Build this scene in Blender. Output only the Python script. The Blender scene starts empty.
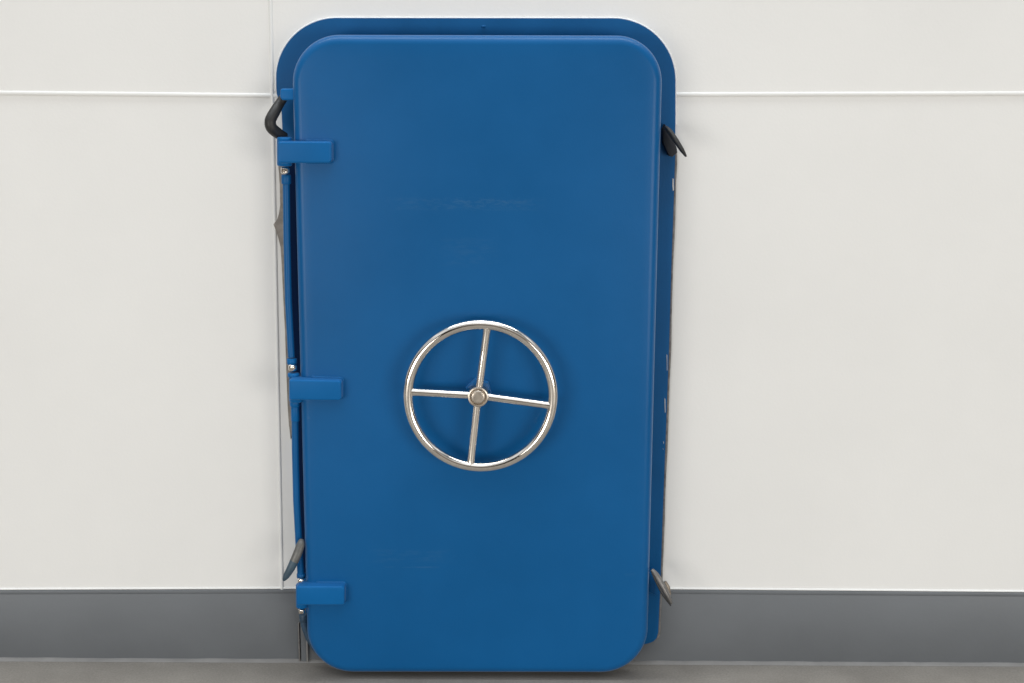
import bpy, bmesh, math, random
from mathutils import Vector, Matrix
random.seed(7)
R = math.radians
S = bpy.context.scene
COL = S.collection

# ------------------------------------------------------------------ camera
F, W, H = 1400.0, 1024, 683
CAM = Vector((0.0, -3.54, 1.60))
PITCH, ROLL = R(11.47), R(0.29)
cam_d = bpy.data.cameras.new("camera"); cam = bpy.data.objects.new("camera", cam_d); COL.objects.link(cam)
cam_d.sensor_width = 36; cam_d.lens = 36 * F / W; cam_d.clip_start = .05; cam_d.clip_end = 200
CR = Matrix.Rotation(math.pi / 2 - PITCH, 3, 'X') @ Matrix.Rotation(ROLL, 3, 'Z')
cam.matrix_world = Matrix.Translation(CAM) @ CR.to_4x4()
S.camera = cam

# ------------------------------------------------------------------ world, lamps, exposure
wd = bpy.data.worlds.new("World"); S.world = wd; wd.use_nodes = True
nt = wd.node_tree; nt.nodes.clear()
wo = nt.nodes.new('ShaderNodeOutputWorld'); bg = nt.nodes.new('ShaderNodeBackground')
tc = nt.nodes.new('ShaderNodeTexCoord'); sx = nt.nodes.new('ShaderNodeSeparateXYZ'); rp = nt.nodes.new('ShaderNodeValToRGB')
nt.links.new(tc.outputs['Generated'], sx.inputs[0]); nt.links.new(sx.outputs['Z'], rp.inputs[0])
nt.links.new(bg.outputs[0], wo.inputs[0])
e = rp.color_ramp.elements
e[0].position = 0.0; e[0].color = (.30, .26, .22, 1)
e[1].position = 1.0; e[1].color = (2.6, 2.75, 2.9, 1)
m_ = rp.color_ramp.elements.new(.22); m_.color = (.36, .32, .28, 1)
m_ = rp.color_ramp.elements.new(.45); m_.color = (.62, .64, .66, 1)
m_ = rp.color_ramp.elements.new(.72); m_.color = (1.5, 1.58, 1.66, 1)
wn = nt.nodes.new('ShaderNodeTexNoise'); wn.inputs['Scale'].default_value = 2.4; wn.inputs['Detail'].default_value = 2
wr = nt.nodes.new('ShaderNodeMapRange'); wr.inputs[1].default_value = .38; wr.inputs[2].default_value = .62; wr.inputs[3].default_value = .15; wr.inputs[4].default_value = 1.65
wv = nt.nodes.new('ShaderNodeVectorMath'); wv.operation = 'SCALE'
nt.links.new(tc.outputs['Generated'], wn.inputs['Vector']); nt.links.new(wn.outputs[0], wr.inputs[0])
nt.links.new(rp.outputs[0], wv.inputs[0]); nt.links.new(wr.outputs[0], wv.inputs['Scale']); nt.links.new(wv.outputs[0], bg.inputs[0])
bg.inputs[1].default_value = 0.52

def area(name, loc, target, sx_, sy_, power, col):
    l = bpy.data.lights.new(name, 'AREA'); l.shape = 'RECTANGLE'; l.size = sx_; l.size_y = sy_; l.energy = power; l.color = col
    o = bpy.data.objects.new(name, l); COL.objects.link(o); o.location = loc
    o.rotation_euler = (Vector(target) - Vector(loc)).to_track_quat('-Z', 'Y').to_euler()
    return o
area("ceiling_lamp", (0, -.36, 4.0), (0, -.33, 0), 4.0, 0.3, 58, (.93, .975, 1))
area("ceiling_lamp", (0, -5.2, 3.8), (0, -3.5, 0), 4.0, 0.35, 8, (.98, .99, 1))
area("added_front_fill", (-2.9, -4.9, .85), (0, 0, .0), 2.8, 1.5, 99, (1, .972, .915))  # added fill behind the camera to lift the lower wall, no actual window
area("added_front_fill", (2.9, -4.9, .85), (0, 0, .0), 2.8, 1.5, 99, (1, .972, .915))  # matching added fill on the right
S.view_settings.view_transform = 'Standard'; S.view_settings.look = 'None'
S.view_settings.exposure = 0.0; S.view_settings.gamma = 1; S.view_settings.use_curve_mapping = False

# ------------------------------------------------------------------ helpers
def at(px, py, d):
    """point of the plane y = -d seen at that place of the picture"""
    v = CR @ Vector(((px - W / 2) / F, -(py - H / 2) / F, -1))
    t = (-d - CAM.y) / v.y
    return CAM + v * t
def tag(o, label=None, cat=None, kind=None, group=None):
    if label: o['label'] = label
    if cat: o['category'] = cat
    if kind: o['kind'] = kind
    if group: o['group'] = group
    return o
def obj(name, bm, mat, parent=None, sharp=35):
    bmesh.ops.recalc_face_normals(bm, faces=bm.faces[:])
    me = bpy.data.meshes.new(name); bm.to_mesh(me); bm.free()
    me.materials.append(mat)
    for p in me.polygons: p.use_smooth = True
    me.set_sharp_from_angle(angle=R(sharp))
    o = bpy.data.objects.new(name, me); COL.objects.link(o)
    if parent:
        o.parent = parent
        if parent.type == 'EMPTY':
            o.matrix_parent_inverse = Matrix.Translation(parent.location).inverted()
    return o
def empty(name, loc=(0, 0, 0), parent=None):
    o = bpy.data.objects.new(name, None); COL.objects.link(o); o.location = loc; o.empty_display_size = .1
    if parent: o.parent = parent
    return o
def prism(poly, d0, d1, bevel=0, seg=2, bm=None):
    """poly: (x,z) outline extruded from y=-d0 (back) to y=-d1 (front), front rim bevelled"""
    bm = bm or bmesh.new()
    b = [bm.verts.new((x, -d0, z)) for x, z in poly]; f = [bm.verts.new((x, -d1, z)) for x, z in poly]
    n = len(poly)
    sides = [bm.faces.new((b[i], b[(i + 1) % n], f[(i + 1) % n], f[i])) for i in range(n)]
    ff = bm.faces.new(f); bm.faces.new(b[::-1])
    if bevel:
        bmesh.ops.bevel(bm, geom=list(ff.edges), offset=bevel, segments=seg, profile=.5, affect='EDGES', clamp_overlap=True)
    return bm
def slab(q, radii, d0, d1, fr, n=8, k_=6):
    """plate with rounded corners and a rolled front edge"""
    rings = [[(x, -d0, z) for x, z in rounded(q, radii, n)]]
    for k in range(k_ + 1):
        a = k / k_ * math.pi / 2; ins = fr * (1 - math.cos(a)); d = d1 - fr + fr * math.sin(a)
        rings.append([(x, -d, z) for x, z in rounded(inset_poly(q, ins), [max(r_ - ins, .0006) for r_ in radii], n)])
    return rings_to_bm(rings)
def pp(pts, d):
    return [(p.x, p.z) for p in (at(x, y, d) for x, y in pts)]
def rounded(pts, radii, n=14):
    out = []
    L = len(pts)
    for i in range(L):
        p = Vector(pts[i]); a = (Vector(pts[i - 1]) - p).normalized(); b = (Vector(pts[(i + 1) % L]) - p).normalized()
        r = radii[i]
        if r <= 1e-5: out.append(tuple(p)); continue
        ang = a.angle(b) / 2
        c = p + (a + b).normalized() * (r / math.sin(ang)); t = r / math.tan(ang)
        s = p + a * t - c; e_ = p + b * t - c
        a0 = math.atan2(s.y, s.x); a1 = math.atan2(e_.y, e_.x)
        while a1 - a0 > math.pi: a1 -= 2 * math.pi
        while a1 - a0 < -math.pi: a1 += 2 * math.pi
        for k in range(n + 1):
            q = a0 + (a1 - a0) * k / n
            out.append((c.x + r * math.cos(q), c.y + r * math.sin(q)))
    return out
def inset_poly(pts, k):
    """offset a convex polygon inwards by k"""
    L = len(pts); c = sum((Vector(p) for p in pts), Vector((0, 0))) / L
    lines = []
    for i in range(L):
        a, b = Vector(pts[i]), Vector(pts[(i + 1) % L]); d = (b - a).normalized(); nrm = Vector((-d.y, d.x))
        if nrm.dot(c - a) < 0: nrm = -nrm
        lines.append((a + nrm * k, d))
    out = []
    for i in range(L):
        (p, r), (q, s) = lines[i - 1], lines[i]
        t = ((q - p).x * s.y - (q - p).y * s.x) / (r.x * s.y - r.y * s.x)
        out.append(tuple(p + r * t))
    return out
def rings_to_bm(rings, bm=None, close=False, cap=True):
    bm = bm or bmesh.new()
    vs = [[bm.verts.new(p) for p in r] for r in rings]
    n = len(vs[0])
    for j in range(len(vs) - (0 if close else 1)):
        a, b = vs[j], vs[(j + 1) % len(vs)]
        for i in range(n): bm.faces.new((a[i], a[(i + 1) % n], b[(i + 1) % n], b[i]))
    if cap and not close:
        bm.faces.new(vs[0]); bm.faces.new(vs[-1][::-1])
    return bm
def smooth_path(pts, n=6):
    P = [Vector(p) for p in pts]; out = []
    for i in range(len(P) - 1):
        p0 = P[max(i - 1, 0)]; p1 = P[i]; p2 = P[i + 1]; p3 = P[min(i + 2, len(P) - 1)]
        for k in range(n):
            t = k / n
            out.append(.5 * ((2 * p1) + (p2 - p0) * t + (2 * p0 - 5 * p1 + 4 * p2 - p3) * t * t + (3 * p1 - p0 - 3 * p2 + p3) * t ** 3))
    out.append(P[-1]); return out
def sweep(path, rad, flat=None, up=Vector((0, -1, 0)), n=16, bm=None):
    """tube along path; rad = list/scalar (in the u direction), flat = radii in the second direction"""
    P = [Vector(p) for p in path]; L = len(P)
    rad = rad if isinstance(rad, (list, tuple)) else [rad] * L
    flat = flat or rad
    rings = []
    for i, p in enumerate(P):
        t = (P[min(i + 1, L - 1)] - P[max(i - 1, 0)]).normalized()
        u = t.cross(up).normalized(); v = u.cross(t).normalized()
        rings.append([p + u * rad[i] * math.cos(2 * math.pi * k / n) + v * flat[i] * math.sin(2 * math.pi * k / n) for k in range(n)])
    return rings_to_bm(rings, bm)
def lerp_list(vals, L):
    out = []
    for i in range(L):
        t = i / (L - 1) * (len(vals) - 1); k = min(int(t), len(vals) - 2)
        out.append(vals[k] + (vals[k + 1] - vals[k]) * (t - k))
    return out
def lathe(prof, origin, axis, n=32, bm=None):
    """prof: list of (radius, distance along axis)"""
    axis = Vector(axis).normalized(); u = axis.orthogonal().normalized(); v = axis.cross(u)
    o = Vector(origin)
    return rings_to_bm([[o + axis * h + (u * math.cos(2 * math.pi * k / n) + v * math.sin(2 * math.pi * k / n)) * max(r, 1e-4) for k in range(n)] for r, h in prof], bm)
def cyl(p0, p1, r, bev=.0015, n=28, bm=None):
    a, b = Vector(p0), Vector(p1); L = (b - a).length
    return lathe([(r - bev, 0), (r - bev * .3, bev * .3), (r, bev), (r, L - bev), (r - bev * .3, L - bev * .3), (r - bev, L)], a, b - a, n, bm)

# ------------------------------------------------------------------ materials
def mat(name, col, rough=.5, metal=0., var=.0, vscale=6., bump=.0, bscale=200., coat=0., spec=.5, extra=None, rvar=0., sheen=0.):
    m = bpy.data.materials.new(name); m.use_nodes = True; t = m.node_tree; b = t.nodes['Principled BSDF']
    b.inputs['Base Color'].default_value = (*col, 1); b.inputs['Roughness'].default_value = rough
    b.inputs['Metallic'].default_value = metal; b.inputs['Specular IOR Level'].default_value = spec
    b.inputs['Coat Weight'].default_value = coat; b.inputs['Coat Roughness'].default_value = .25
    b.inputs['Sheen Weight'].default_value = sheen; b.inputs['Sheen Roughness'].default_value = .35; b.inputs['Sheen Tint'].default_value = (.75, .85, 1, 1)
    g = t.nodes.new('ShaderNodeTexCoord'); src = g.outputs['Object']
    out = None
    if var:
        n = t.nodes.new('ShaderNodeTexNoise'); n.inputs['Scale'].default_value = vscale; n.inputs['Detail'].default_value = 6; n.inputs['Roughness'].default_value = .6
        t.links.new(src, n.inputs['Vector'])
        r = t.nodes.new('ShaderNodeMapRange'); r.inputs[1].default_value = .3; r.inputs[2].default_value = .7
        t.links.new(n.outputs[0], r.inputs[0])
        mx = t.nodes.new('ShaderNodeMix'); mx.data_type = 'RGBA'
        mx.inputs['A'].default_value = (*[c * (1 - var) for c in col], 1); mx.inputs['B'].default_value = (*[min(c * (1 + var), 1) for c in col], 1)
        t.links.new(r.outputs[0], mx.inputs['Factor']); t.links.new(mx.outputs['Result'], b.inputs['Base Color']); out = mx.outputs['Result']
        if rvar:
            r2 = t.nodes.new('ShaderNodeMapRange'); r2.inputs[1].default_value = .3; r2.inputs[2].default_value = .7
            r2.inputs[3].default_value = rough - rvar; r2.inputs[4].default_value = rough + rvar
            t.links.new(n.outputs[0], r2.inputs[0]); t.links.new(r2.outputs[0], b.inputs['Roughness'])
    if bump:
        n2 = t.nodes.new('ShaderNodeTexNoise'); n2.inputs['Scale'].default_value = bscale; n2.inputs['Detail'].default_value = 3
        t.links.new(src, n2.inputs['Vector'])
        bp = t.nodes.new('ShaderNodeBump'); bp.inputs['Strength'].default_value = bump; bp.inputs['Distance'].default_value = .002
        t.links.new(n2.outputs[0], bp.inputs['Height']); t.links.new(bp.outputs[0], b.inputs['Normal'])
    if extra: extra(t, b, src, out)
    return m

BLUE = (.0022, .093, .270)
def scuffs(marks):
    """thin worn / wiped marks of their own shape: (cx, cz, half width, half height, strength)"""
    def f(t, b, src, colout):
        cur = colout
        sp = t.nodes.new('ShaderNodeSeparateXYZ'); t.links.new(src, sp.inputs[0])
        def math_(op, a, bb=None, c=None):
            n = t.nodes.new('ShaderNodeMath'); n.operation = op
            for i, q in enumerate((a, bb, c)):
                if q is None: continue
                if isinstance(q, (int, float)): n.inputs[i].default_value = q
                else: t.links.new(q, n.inputs[i])
            return n.outputs[0]
        for cx, cz, hw, hh, st, ns in marks:
            ax = math_('DIVIDE', math_('ABSOLUTE', math_('SUBTRACT', sp.outputs['X'], cx)), hw)
            az = math_('DIVIDE', math_('ABSOLUTE', math_('SUBTRACT', sp.outputs['Z'], cz)), hh)
            mk = math_('SUBTRACT', 1, math_('MAXIMUM', ax, az)); mk = math_('MULTIPLY', mk, 2.5); mk = math_('MINIMUM', math_('MAXIMUM', mk, 0), 1)
            n = t.nodes.new('ShaderNodeTexNoise'); n.inputs['Scale'].default_value = 60; n.inputs['Detail'].default_value = 5; n.inputs['Roughness'].default_value = .75
            mp = t.nodes.new('ShaderNodeMapping'); mp.inputs['Scale'].default_value = ns
            t.links.new(src, mp.inputs[0]); t.links.new(mp.outputs[0], n.inputs['Vector'])
            r = t.nodes.new('ShaderNodeMapRange'); r.inputs[1].default_value = .44; r.inputs[2].default_value = .66
            t.links.new(n.outputs[0], r.inputs[0])
            fac = math_('MULTIPLY', math_('MULTIPLY', r.outputs[0], mk), st)
            mx = t.nodes.new('ShaderNodeMix'); mx.data_type = 'RGBA'; mx.inputs['B'].default_value = (.040, .135, .275, 1)
            t.links.new(cur, mx.inputs['A']); t.links.new(fac, mx.inputs['Factor']); cur = mx.outputs['Result']
        t.links.new(cur, b.inputs['Base Color'])
    return f
def mk(px, py, hw, hh, st, ns=(.5, 1, 1.6)):
    p = at(px, py, .12); return (p.x, p.z, hw / 390, hh / 390, st, ns)
M = {}
M['leaf'] = mat('blue_paint_leaf', BLUE, .33, spec=.20, sheen=.28, var=.08, vscale=2.2, bump=.10, bscale=260, rvar=.04, extra=scuffs([
    mk(465, 204, 82, 7, .30, (.8, 1, 2.4)), mk(490, 203, 44, 4, .30, (.8, 1, 2.4)), mk(470, 252, 30, 16, .18), mk(532, 203, 1.0, 5, .9, (.1, 1, .1)),
    mk(412, 556, 46, 8, .20), mk(412, 567, 30, 1.0, .55, (.15, 1, .6)), mk(309, 417.5, 2, 2, 1.2, (.1, .1, .1)), mk(630, 575, 6, 2, .2)]))
M['blue'] = mat('blue_paint', BLUE, .36, spec=.2, sheen=.08, var=.08, vscale=7, bump=.10, bscale=200, rvar=.05)
M['bright_blue'] = mat('blue_gloss_paint', (.0030, .112, .325), .38, spec=.13, sheen=.18, var=.05, vscale=9, bump=.06, bscale=160)
M['frame_blue'] = mat('blue_paint_frame', (.0035, .086, .245), .42, spec=.15, var=.10, vscale=6, bump=.10, bscale=200, rvar=.05)
M['steel'] = mat('polished_steel', (.88, .82, .75), .065, 1, var=.10, vscale=25, bump=.03, bscale=300, rvar=.05)
M['steel_rough'] = mat('brushed_steel', (.55, .49, .42), .32, 1, var=.18, vscale=40, bump=.05, bscale=400, rvar=.06)
M['rubber'] = mat('black_rubber', (.016, .016, .016), .5, bump=.15, bscale=300, var=.2, vscale=30)
M['zinc'] = mat('worn_zinc', (.12, .12, .115), .45, .35, var=.3, vscale=30, bump=.1, bscale=250)
M['brownzinc'] = mat('tarnished_zinc', (.30, .25, .20), .45, .5, var=.35, vscale=45, bump=.1, bscale=250)
M['zinc_light'] = mat('scratched_zinc', (.17, .162, .155), .42, .35, var=.3, vscale=40, bump=.12, bscale=250)
M['bluegrey'] = mat('blue_grey_paint', (.04, .072, .10), .45, var=.25, vscale=30)
M['slate'] = mat('slate_blue_worn_paint', (.030, .068, .115), .5, var=.3, vscale=25)
M['navy'] = mat('navy_gap_shade', (.0015, .012, .050), .8, spec=.1)  # near-black blue that paints the shade of the hinge-side gap
M['sealant'] = mat('grey_brown_sealant', (.25, .225, .20), .8, var=.35, vscale=35, bump=.5, bscale=90)
M['edge'] = mat('bare_edge', (.17, .16, .155), .65, var=.45, vscale=60, bump=.3, bscale=150)
M['gasket'] = mat('dark_gasket', (.012, .014, .02), .7)
M['wall'] = mat('white_wall_paint', (.775, .77, .755), .55, var=.024, vscale=1.7, bump=.12, bscale=140, spec=.35)
M['bead'] = mat('white_trim_paint', (.77, .77, .755), .55, var=.02, vscale=9, bump=.04, bscale=120)
M['caulk'] = mat('white_caulk', (.88, .89, .89), .5, var=.05, vscale=30)
M['base'] = mat('grey_skirting_paint', (.126, .136, .148), .5, var=.07, vscale=3, bump=.10, bscale=160, rvar=.06)
M['trim'] = mat('light_grey_trim', (.215, .21, .205), .65, var=.12, vscale=14, bump=.2, bscale=90)
M['chip'] = mat('chipped_paint_white', (.74, .72, .68), .8)
def floor_extra(t, b, src, colout):
    n = t.nodes.new('ShaderNodeTexNoise'); n.inputs['Scale'].default_value = 170; n.inputs['Detail'].default_value = 4; n.inputs['Roughness'].default_value = .8
    t.links.new(src, n.inputs['Vector'])
    r = t.nodes.new('ShaderNodeMapRange'); r.inputs[1].default_value = .3; r.inputs[2].default_value = .7; r.inputs[3].default_value = .80; r.inputs[4].default_value = 1.2
    t.links.new(n.outputs[0], r.inputs[0])
    v = t.nodes.new('ShaderNodeVectorMath'); v.operation = 'SCALE'; t.links.new(colout, v.inputs[0]); t.links.new(r.outputs[0], v.inputs['Scale'])
    t.links.new(v.outputs[0], b.inputs['Base Color'])
M['floor'] = mat('grey_concrete', (.245, .225, .20), .6, var=.14, vscale=5, bump=.25, bscale=120, extra=floor_extra)

# ------------------------------------------------------------------ floor and wall
bm = bmesh.new()
vs = [bm.verts.new(p) for p in ((-9, .3, 0), (9, .3, 0), (9, -12, 0), (-9, -12, 0))]; bm.faces.new(vs)
tag(obj('floor', bm, M['floor']), 'grey brown speckled concrete floor below the wall and door', kind='structure')

XL, XR = -1400, 2400       # far off the picture on both sides
def line(x, x0, y0, x1, y1): return y0 + (y1 - y0) * (x - x0) / (x1 - x0)
def zat(px, py, d=0): return at(px, py, d).z
# heights of the wall's horizontal lines on the left and on the right of the joint by the door
seamx = [at(270.5, 0, 0), at(282, 590, 0)]          # the vertical joint left of the door (slightly off plumb)
dx = (seamx[1].x - seamx[0].x) / (seamx[1].z - seamx[0].z)
def jx(z): return seamx[0].x + (z - seamx[0].z) * dx
TOPZ, SK = 3.2, .0
def lz(pxa, pya, pxb, pyb, X, d=0):
    a, b = at(pxa, pya, d), at(pxb, pyb, d); return a.z + (b.z - a.z) * (X - a.x) / (b.x - a.x)
XA, XB = -4.5, 4.5
def halves():
    """(inner x, outer x, seam z function, skirting top z function, floor strip z function) for both sides of the joint"""
    return [(-1, lambda X: lz(0, 93.0, 270, 95.6, X), lambda X: lz(0, 589.6, 280, 588.6, X)),
            (1, lambda X: lz(680, 94.6, 1023, 93.6, X), lambda X: lz(668, 589, 1023, 591.8, X))]
wall_bm = bmesh.new()
g = .0015
for side, seam, skirt in halves():
    xo = XA if side < 0 else XB
    for lower in (True, False):
        if lower:
            zi0 = zo0 = -.01; zi1, zo1 = seam(jx(1.5)) - g, seam(xo) - g
        else:
            zi0, zo0 = seam(jx(1.5)) + g, seam(xo) + g; zi1 = zo1 = TOPZ
        s = side * g
        poly = [(jx(zi0) + s, zi0), (xo, zo0), (xo, zo1), (jx(zi1) + s, zi1)]
        prism(poly, -.05, .0, .0012, 1, wall_bm)
prism([(XA, -.02), (XB, -.02), (XB, TOPZ), (XA, TOPZ)], .06 - .11, -.004, 0, 1, wall_bm)   # backing behind the panel joints
wall = tag(obj('wall', wall_bm, M['wall']), 'white painted panel wall with a raised seam and dark grey skirting behind the door', kind='structure')

def bead(name, p0, p1, r, depth, m, parent, n=14, steps=40, jit=.0):
    """half round bead along the wall"""
    a, b = Vector(p0), Vector(p1); t = (b - a).normalized(); o_ = Vector((0, -1, 0)); u = t.cross(o_)
    rings = []
    for k in range(steps + 1):
        q = a.lerp(b, k / steps); j = 1 + jit * random.uniform(-1, 1)
        rings.append([q + u * r * j * math.cos(math.pi * i / n) + o_ * depth * j * math.sin(math.pi * i / n) for i in range(n + 1)])
    return obj(name, rings_to_bm(rings), m, parent)
for side, seam, skirt in halves():
    xo = XA if side < 0 else XB
    zi = seam(jx(1.5)); bead('seam_bead', (jx(zi) + side * .001, 0, zi), (xo, 0, seam(xo)), .0055, .0034, M['bead'], wall)
    # skirting board with a stepped cap, and the strip at its foot
    x_ = at(420, 600, 0).x; zi, zo = skirt(x_), skirt(xo)
    bmk = prism([(x_, -.01), (xo, -.01), (xo, zo - .0098), (x_, zi - .0098)], .0, .008, .0006, 2)
    sk = obj('skirting', bmk, M['base'], wall)
    obj('skirting_cap', prism([(x_, zi - .0095), (xo, zo - .0095), (xo, zo - .0010), (x_, zi - .0010)], .0, .0087, .0010, 2), M['base'], sk)
    bead('seam_bead', (x_, 0, zi + .0018), (xo, 0, zo + .0018), .0028, .0036, M['bead'], wall)
    st = bmesh.new()
    rings = []
    for k in range(121):
        X = x_ + (xo - x_) * k / 120; h = .0042 + .0009 * random.uniform(-1, 1)
        rings.append([(X, .0, .0), (X, .0, h + .002), (X, -.0082, h + .002), (X, -.0120, h), (X, -.017, .0028), (X, -.021, .0004)])
    obj('floor_strip', rings_to_bm(rings, st), M['trim'], wall)
bead('joint_bead', (jx(skirt(0) + .003), 0, .18), (jx(TOPZ), 0, TOPZ), .0045, .0048, M['bead'], wall, steps=80)
# grey channel and thin light strip standing on the skirting below the lowest hinge
a, b = at(302.5, 600, .012), at(303, 660, .012)
obj('joint_channel', prism([(a.x - .007, .003), (a.x + .009, .003), (a.x + .009, a.z), (a.x - .007, a.z)], .008, .017, .002), M['base'], wall)
a = at(307.2, 640, .012)
obj('joint_strip', prism([(a.x - .0022, .002), (a.x + .0022, .002), (a.x + .0022, a.z + .05), (a.x - .0022, a.z + .05)], .008, .020, .001), M['trim'], wall)
a = at(299.2, 640, .012)
obj('joint_strip', prism([(a.x - .0016, .002), (a.x + .0016, .002), (a.x + .0016, a.z + .05), (a.x - .0016, a.z + .05)], .008, .018, .001), M['edge'], wall)

# ------------------------------------------------------------------ the door
door = empty('watertight_hatch', (at(477, 660, 0).x, -.06, 0))
tag(door, 'blue steel watertight hatch door with rounded corners and a polished steel handwheel', 'hatch')

# frame plate welded in the wall
FD = .016
corner_tl = [(276.4, 18), (675.2, 18)]
tl = rounded([(276.2, 200), (276.2, 18.2), (675.4, 18.6), (675.4, 200)], [0, 60, 62, 0], 18)
right = [(673.8, 200), (671.6, 260), (669.0, 350), (665.2, 450), (662.6, 520), (660.2, 590), (658.8, 620), (658.4, 632), (656.8, 638), (653.5, 641.5), (650.5, 642.6), (648.5, 643.6), (642, 644.5), (626, 647)]
left = [(335, 655), (324, 652), (315, 645), (308.5, 633), (306, 620), (303, 600), (301, 570), (297, 500), (294, 440), (292.2, 400), (291, 350), (288.6, 300), (287, 230), (285.6, 190), (284.4, 172), (284.0, 160)]
outline = [p for p in tl if p[1] < 160] ; outline = [(282.7, 136), (282.2, 112), (279.6, 102), (276.6, 94)] + [q for q in outline if q[0] > 300 or q[1] < 92] + [(675.3, 152)] + right + left
fp = pp(outline, FD)
frame = obj('frame', prism(fp, -.0, FD, .0015, 2), M['frame_blue'], door)
# coaming: the upright rim the leaf closes on
leaf_q = [at(291.3, 34.6, .103), at(663.2, 35.6, .103), at(646.6, 672.2, .103), at(308.2, 671.6, .103)]
leaf_q = [(p.x, p.z) for p in leaf_q]
def lq(ins, rr): return rounded(inset_poly(leaf_q, ins), rr, 16)
RAD = [.116, .112, .122, .118]
rings = []
for d in (FD, .062):
    rings.append([(x, -d, z) for x, z in lq(.030, [r - .028 for r in RAD])])
obj('coaming', rings_to_bm(rings), M['frame_blue'], frame)
rings = []
for ins, d in ((.024, .0585), (.020, .060), (.020, .070), (.024, .0725)):
    rings.append([(x, -d, z) for x, z in lq(ins, [r - ins for r in RAD])])
obj('gasket', rings_to_bm(rings), M['gasket'], frame)
# white caulk line round the plate's upper part
def ribbon(pts, d, r, jit=.15, n=8, dep=None):
    P = [at(x, y, d) for x, y in pts]; P = smooth_path(P, 3); L = len(P)
    return sweep(P, [r * (1 + jit * random.uniform(-1, 1)) for _ in range(L)], n=n)
tl2 = []
for q0, q1 in zip(tl, tl[1:]):
    k_ = max(1, int(math.hypot(q1[0] - q0[0], q1[1] - q0[1]) / 6)); tl2 += [(q0[0] + (q1[0] - q0[0]) * i / k_, q0[1] + (q1[1] - q0[1]) * i / k_) for i in range(k_)]
up =  [(x + (-.4 if x < 400 else .4), y - (.5 if y < 80 else 0)) for x, y in tl2 if y < (92 if x < 400 else 125)]
obj('caulk_line', ribbon(up, .002, .0020, .12), M['caulk'], frame)
# grey edge down the right, sealant squeezed out on the left
re = [(675.9, 152)] + [(x + .7, y) for x, y in right[:9]]
obj('bare_edge', ribbon(re, .010, .0036, .25), M['edge'], frame)
sl = [(277.6, 160), (279.6, 185), (280.0, 205), (279.6, 214), (277.6, 220), (273.2, 224.5), (275.6, 230), (279.0, 238), (280.4, 247), (281.4, 262), (283.2, 300), (284.8, 330), (286.2, 372), (287.4, 405), (288.8, 426), (290.4, 440), (294, 432), (293, 380), (291, 300), (289, 230), (287, 180), (286, 160)]
obj('sealant_strip', prism(pp(sl, .012), 0, .010, .002, 1), M['sealant'], frame)
for (x, y0, y1, w_) in ((667.0, 354, 371, .35), (665.0, 398, 413, .55), (663.6, 441, 444, .4), (673.0, 178, 191, 1.1), (663.2, 448, 450, .35)):
    pts = [(x - .3, y0), (x + w_ * .6, y0 + 1.5), (x + w_ * .5, (y0 + y1) / 2), (x + w_ * .8, y1 - 1), (x, y1), (x - w_ * .4, (y0 + y1) / 2)]
    obj('paint_chip', prism(pp(pts, FD + .001), FD - .004, FD + .0012), M['chip'], frame)
# small weld dimple in the top rail
p = at(483.5, 26.5, FD)
bm = lathe([(.006, -.002), (.006, .0008), (.0045, .0022), (.002, .003), (.0001, .0032)], p, (0, -1, 0), 16)
for v in bm.verts: v.co.z = p.z + (v.co.z - p.z) * .55
obj('weld_spot', bm, M['frame_blue'], frame)

# leaf: dished plate with rolled edges
rings = []
LB, LF, FR = .068, .120, .023
rings.append([(x, -LB, z) for x, z in lq(.016, [r - .016 for r in RAD])])
rings.append([(x, -LB, z) for x, z in lq(.002, [r - .002 for r in RAD])])
rings.append([(x, -(LB + .0015), z) for x, z in lq(0, RAD)])
for k in range(0, 11):
    q = k / 10 * math.pi / 2
    ins = FR * (1 - math.cos(q)); d = LF - FR + FR * math.sin(q)
    rings.append([(x, -d, z) for x, z in lq(ins, [r - ins for r in RAD])])
bm = rings_to_bm(rings, cap=False)
bm.faces.new([v for v in bm.verts][:len(rings[0])])
# front skin as a grid so that it carries a faint unevenness
front = [Vector(p) for p in rings[-1]]
cc = sum(front, Vector()) / len(front)
prev = [v for v in bm.verts][-len(front):]
for k in range(1, 24):
    f = 1 - k / 24
    cur = []
    for p in front:
        q = cc + (p - cc) * f
        w = .0005 * (math.sin(q.x * 9 + 1.3) * math.sin(q.z * 6.1 + .4) + .6 * math.sin(q.x * 4 - q.z * 3)) * min(1, (1 - f) * 5)
        cur.append(bm.verts.new((q.x, q.y + w, q.z)))
    for i in range(len(front)): bm.faces.new((prev[i], prev[(i + 1) % len(front)], cur[(i + 1) % len(front)], cur[i]))
    prev = cur
bm.faces.new(prev)
leaf = obj('leaf', bm, M['leaf'], door, 35)

# ------------------------------------------------------------------ handwheel
WD = .176
hubp = at(478.2, 395.6, WD)
def wpt(px, py, d=WD): return at(px, py, d)
c_rim = wpt(480.6, 396.4); rx = (wpt(553.1, 396) - wpt(408.2, 396)).x / 2; rz = (wpt(480, 325.2).z - wpt(480, 467.6).z) / 2
wheel = empty('handwheel', (0, 0, 0)); wheel.parent = door; wheel.matrix_parent_inverse = Matrix.Translation(door.location).inverted()
bm = bmesh.new(); N, n, tr = 128, 20, .0128
rings = []
rm = (rx + rz) / 2
for k in range(N):
    a = 2 * math.pi * k / N; r_ = Vector((math.cos(a), 0, math.sin(a))); c = c_rim + Vector((rx * math.cos(a), 0, rz * math.sin(a)))
    rings.append([c + r_ * tr * math.cos(2 * math.pi * i / n) + Vector((0, -1, 0)) * tr * math.sin(2 * math.pi * i / n) for i in range(n)])
obj('rim', rings_to_bm(rings, bm, close=True), M['steel'], wheel, 60)
hub_c = Vector(hubp)
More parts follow.
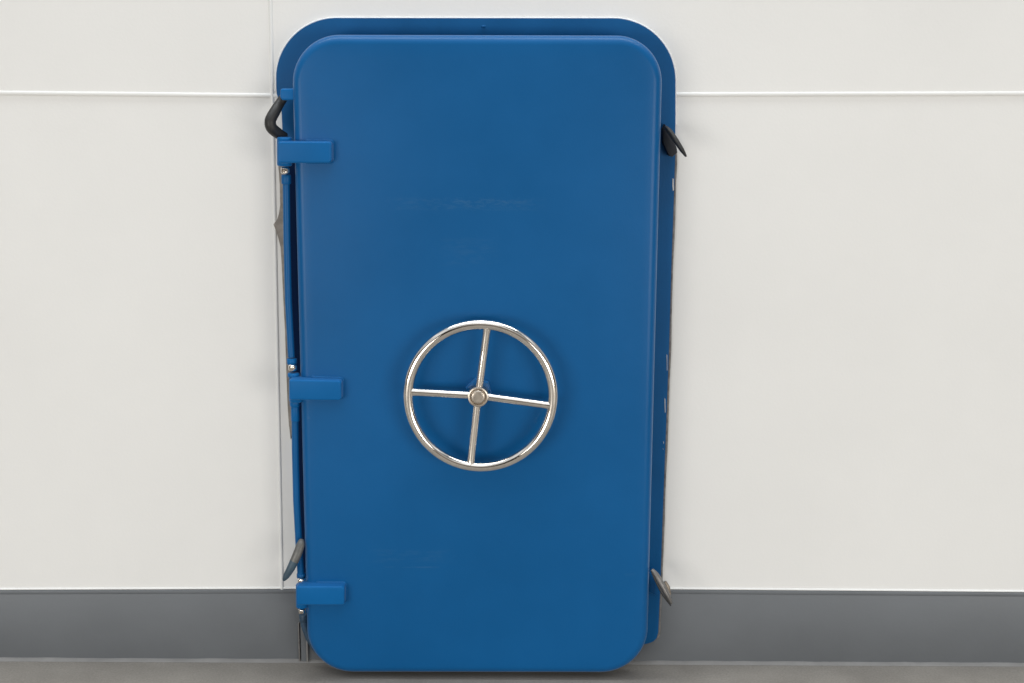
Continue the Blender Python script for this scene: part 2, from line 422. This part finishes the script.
for (ex, ey) in ((487.4, 326.5), (551.5, 405.6), (470.4, 466.6), (410.0, 391.8)):
    e_ = wpt(ex, ey); d = (e_ - hub_c).normalized(); L = (e_ - hub_c).length
    prof = [hub_c + d * (L * t) for t in (.06, .3, .6, .9, .95, .975)]
    bm = sweep(prof, [.0102, .0101, .0100, .0100, .0110, .0114], n=18)
    obj('spoke', bm, M['steel'], wheel, 50)
bm = lathe([(.012, -.018), (.024, -.017), (.0255, -.015), (.0255, .0135), (.0250, .0150), (.0238, .0158), (.0205, .0158), (.0190, .0135), (.0180, .0125)], hub_c, (0, -1, 0), 40)
hub = obj('hub', bm, M['steel_rough'], wheel)
bm = lathe([(.0168, .010), (.0168, .0172), (.0160, .0184), (.0140, .0189), (.009, .0190), (.0001, .0191)], hub_c, (0, -1, 0), 36)
obj('hub_cap', bm, M['steel_rough'], wheel, 50)
# spindle and the painted boss behind
bm = lathe([(.014, .0), (.014, .05)], hub_c + Vector((0, .058, 0)), (0, -1, 0), 24)
obj('spindle', bm, M['steel_rough'], wheel)
bc = Vector((hub_c.x, -.1195, hub_c.z))
bm = lathe([(.0335, -.005), (.0335, .016), (.0325, .0175), (.0315, .018), (.013, .018)], bc, (0, -1, 0), 6)
boss = obj('spindle_boss', bm, M['leaf'], leaf)

# ------------------------------------------------------------------ hinges with straps, knuckles, nuts
def dim(px, py, d): return 3.6 / (F)     # metres per pixel, roughly
PX = 1 / 395.
HD = .148                                  # front face of the straps
def strap(x0, x1, yt, yb, slant):
    """strap on the leaf that wraps round the knuckle on the left; y at the left / right ends"""
    h = empty('hinge'); h.parent = door; h.matrix_parent_inverse = Matrix.Translation(door.location).inverted()
    q = [at(x0, yt, HD), at(x1, yt + slant, HD), at(x1, yb + slant * .6, HD), at(x0, yb, HD)]
    q = [(p.x, p.z) for p in q]
    obj('strap', slab(q, [.0055, .0085, .0085, .0055], .108, HD, .0050), M['bright_blue'], h, 50)
    # thin weld pad under the strap, a little larger
    pad = inset_poly(q, -.0035); pad = [(max(p[0], leaf_q[0][0] + .03), p[1]) for p in pad]
    obj('pad', slab(pad, [.004, .011, .011, .004], .112, .1235, .0025), M['blue'], h, 50)
    return h, q
def nut(parent, px, py, d, r=.0095, hgt=.016, ax=(0, 0, 1)):
    p = at(px, py, d)
    bm = lathe([(r * .6, -hgt * .62), (r * .95, -hgt * .5), (r, -hgt * .3), (r, hgt * .3), (r * .9, hgt * .5), (r * .6, hgt * .62)], p, ax, 6)
    bmesh.ops.bevel(bm, geom=bm.edges[:], offset=.001, segments=1, affect='EDGES')
    obj('nut', bm, M['steel'], parent, 30)
    bm = lathe([(.004, 0), (.0038, .0035), (.0025, .0048), (.0001, .005)], p + Vector((0, -r * .85, 0)), (0, -1, 0), 14)
    obj('bolt_head', bm, M['brownzinc'], parent)
def tube_px(name, parent, pts, d, r, m, n=24):
    P = [at(x, y, d) for x, y in pts]
    return obj(name, sweep(P, r, n=n), m, parent, 50)
def collar(name, parent, px, y0, y1, d, r, m, bev=.003):
    a, b = at(px[0], y0, d), at(px[1], y1, d)
    return obj(name, cyl(b, a, r, bev), m, parent, 50)
KD = .105
h, q = strap(277.6, 331.4, 141.6, 163.2, 0)
collar('knuckle', h, (284.5, 284.6), 137.0, 166.0, KD, .0185, M['bright_blue'], .004)
nut(h, 285.2, 170.4, KD, .0122, .0145)
h, q = strap(289.0, 341.4, 379.6, 400.2, 1.2)
collar('knuckle', h, (296.2, 296.2), 376.4, 401.8, KD, .0180, M['bright_blue'], .004)
collar('knuckle', h, (293.6, 293.6), 372.6, 377.4, KD, .0150, M['bright_blue'], .004)
nut(h, 292.6, 367.6, KD, .0118, .0140)
h, q = strap(296.2, 344.6, 586.4, 605.4, .2)
collar('knuckle', h, (301.6, 301.8), 583.6, 607.4, KD, .0150, M['bright_blue'], .004)
nut(h, 301.2, 580.8, KD, .0105, .0120)
nut(h, 301.8, 610.8, KD, .0098, .0110)

# drive rods between the hinges
rod = tube_px('drive_rod', door, [(286.2, 178), (287.0, 240), (288.4, 300), (291.4, 357)], .085, .0088, M['blue'])
collar('collar', rod, (286.2, 286.3), 174.6, 184.0, .085, .0120, M['blue'], .002)
collar('collar', rod, (291.9, 292.0), 358.0, 364.6, .085, .0128, M['bright_blue'], .004)
rod = tube_px('drive_rod', door, [(295.0, 402), (295.4, 450), (296.6, 500), (299.0, 545), (301.0, 576)], .085, .0092, M['blue'])
collar('collar', rod, (295.0, 295.3), 401.0, 406.5, .085, .0135, M['bright_blue'], .003)
collar('collar', rod, (295.3, 295.5), 406.0, 421.0, .085, .0112, M['bright_blue'], .002)
collar('collar', rod, (301.2, 301.3), 573.2, 577.8, .085, .0118, M['blue'], .002)
rod = tube_px('drive_rod', door, [(303.4, 614), (304.8, 625), (309.0, 637), (315, 647), (321, 653)], .055, .0105, M['slate'])
collar('collar', rod, (303.6, 304.2), 614.0, 621.0, .055, .0120, M['slate'], .002)
obj('hinge_gap_shade', prism(pp([(285.5, 160), (300, 160), (311, 576), (300, 576), (296, 500), (293, 380)], .02), FD, FD + .0035, .001, 1), M['navy'], frame)  # dark sheet painting the shade between rods and leaf, not a real seal

# ------------------------------------------------------------------ dog handles
def sub(name):
    h = empty(name); h.parent = door; h.matrix_parent_inverse = Matrix.Translation(door.location).inverted(); return h
# upper left: bent black rubber grip in a blue lug
h = sub('dog_handle')
q = pp([(280.4, 88.6), (296, 88.6), (296, 100.2), (282.0, 100.4), (279.8, 97.0)], .105)
obj('lug', slab(q, [.0055, .001, .001, .0060, .0045], .060, .105, .0045), M['bright_blue'], h, 50)
P = smooth_path([at(284.5, 96.5, .080), at(280.0, 103, .085), at(274.6, 112.0, .10), at(270.4, 120.5, .11), at(271.6, 127.6, .108), at(277.6, 133.0, .095), at(284.5, 137, .08)], 8)
obj('grip', sweep(P, lerp_list([.0105, .0118, .0134, .0140, .0142, .0136, .0115], len(P)), n=22), M['rubber'], h, 60)
# upper right: black blade seen nearly edge on
h = sub('dog_handle')
P = smooth_path([at(665.4, 127.0, .075), at(669.6, 131.5, .082), at(675.8, 140.5, .095), at(682.0, 150.0, .105), at(686.2, 156.6, .11)], 8)
obj('blade', sweep(P, lerp_list([.0040, .0066, .0070, .0056, .0022], len(P)), lerp_list([.007, .013, .014, .012, .005], len(P)), n=22), M['rubber'], h, 60)
P = smooth_path([at(668.0, 131.5, .095), at(673.4, 139.5, .11), at(679.5, 149.0, .12)], 6)
q = pp([(662.8, 129), (665.4, 124.6), (676.5, 147), (677.5, 152.5), (672.5, 157.0), (669.0, 156.0), (662.8, 142.5)], .05)
obj('bracket', prism(q, FD, .052, .004, 2), M['gasket'], h)
# lower left: worn zinc lever with blue grey tip
h = sub('dog_handle')
P = smooth_path([at(301.6, 539.6, .105), at(300.4, 545, .115), at(297.4, 554, .122), at(293.6, 562.5, .125)], 8)
obj('lever', sweep(P, lerp_list([.0060, .0110, .0118, .0112], len(P)), lerp_list([.005, .008, .009, .009], len(P)), n=20), M['zinc'], h, 60)
P = smooth_path([at(294.2, 561.2, .125), at(290.4, 569, .126), at(286.0, 576.4, .126), at(283.6, 580.4, .126)], 8)
obj('grip', sweep(P, lerp_list([.0114, .0104, .0082, .0030], len(P)), lerp_list([.0092, .009, .007, .003], len(P)), n=20), M['bluegrey'], h, 60)
# lower right: bare metal blade with a darker lower edge
h = sub('dog_handle')
P = smooth_path([at(651.8, 569.5, .10), at(656.0, 575.0, .105), at(661.8, 585.0, .11), at(668.0, 596.5, .115), at(671.6, 603.6, .115)], 8)
obj('blade', sweep(P, lerp_list([.0040, .0080, .0088, .0074, .0024], len(P)), lerp_list([.006, .010, .011, .010, .004], len(P)), n=22), M['zinc_light'], h, 60)
P = smooth_path([at(664.8, 581.5, .09), at(667.6, 587.5, .092), at(670.0, 595.0, .095)], 6)
obj('wedge', sweep(P, lerp_list([.004, .0065, .003], len(P)), n=14), M['brownzinc'], h, 60)
P = smooth_path([at(651.4, 571.5, .114), at(656.2, 582.0, .122), at(663.2, 595.0, .128), at(670.8, 605.6, .126)], 8)
obj('blade_edge', sweep(P, lerp_list([.0012, .0026, .0030, .0018], len(P)), n=12), M['rubber'], h, 60)
q = pp([(648, 574), (654, 572), (661, 586), (661, 592), (656, 596), (648, 592)], .05)
obj('bracket', prism(q, FD, .050, .004, 2), M['blue'], h)
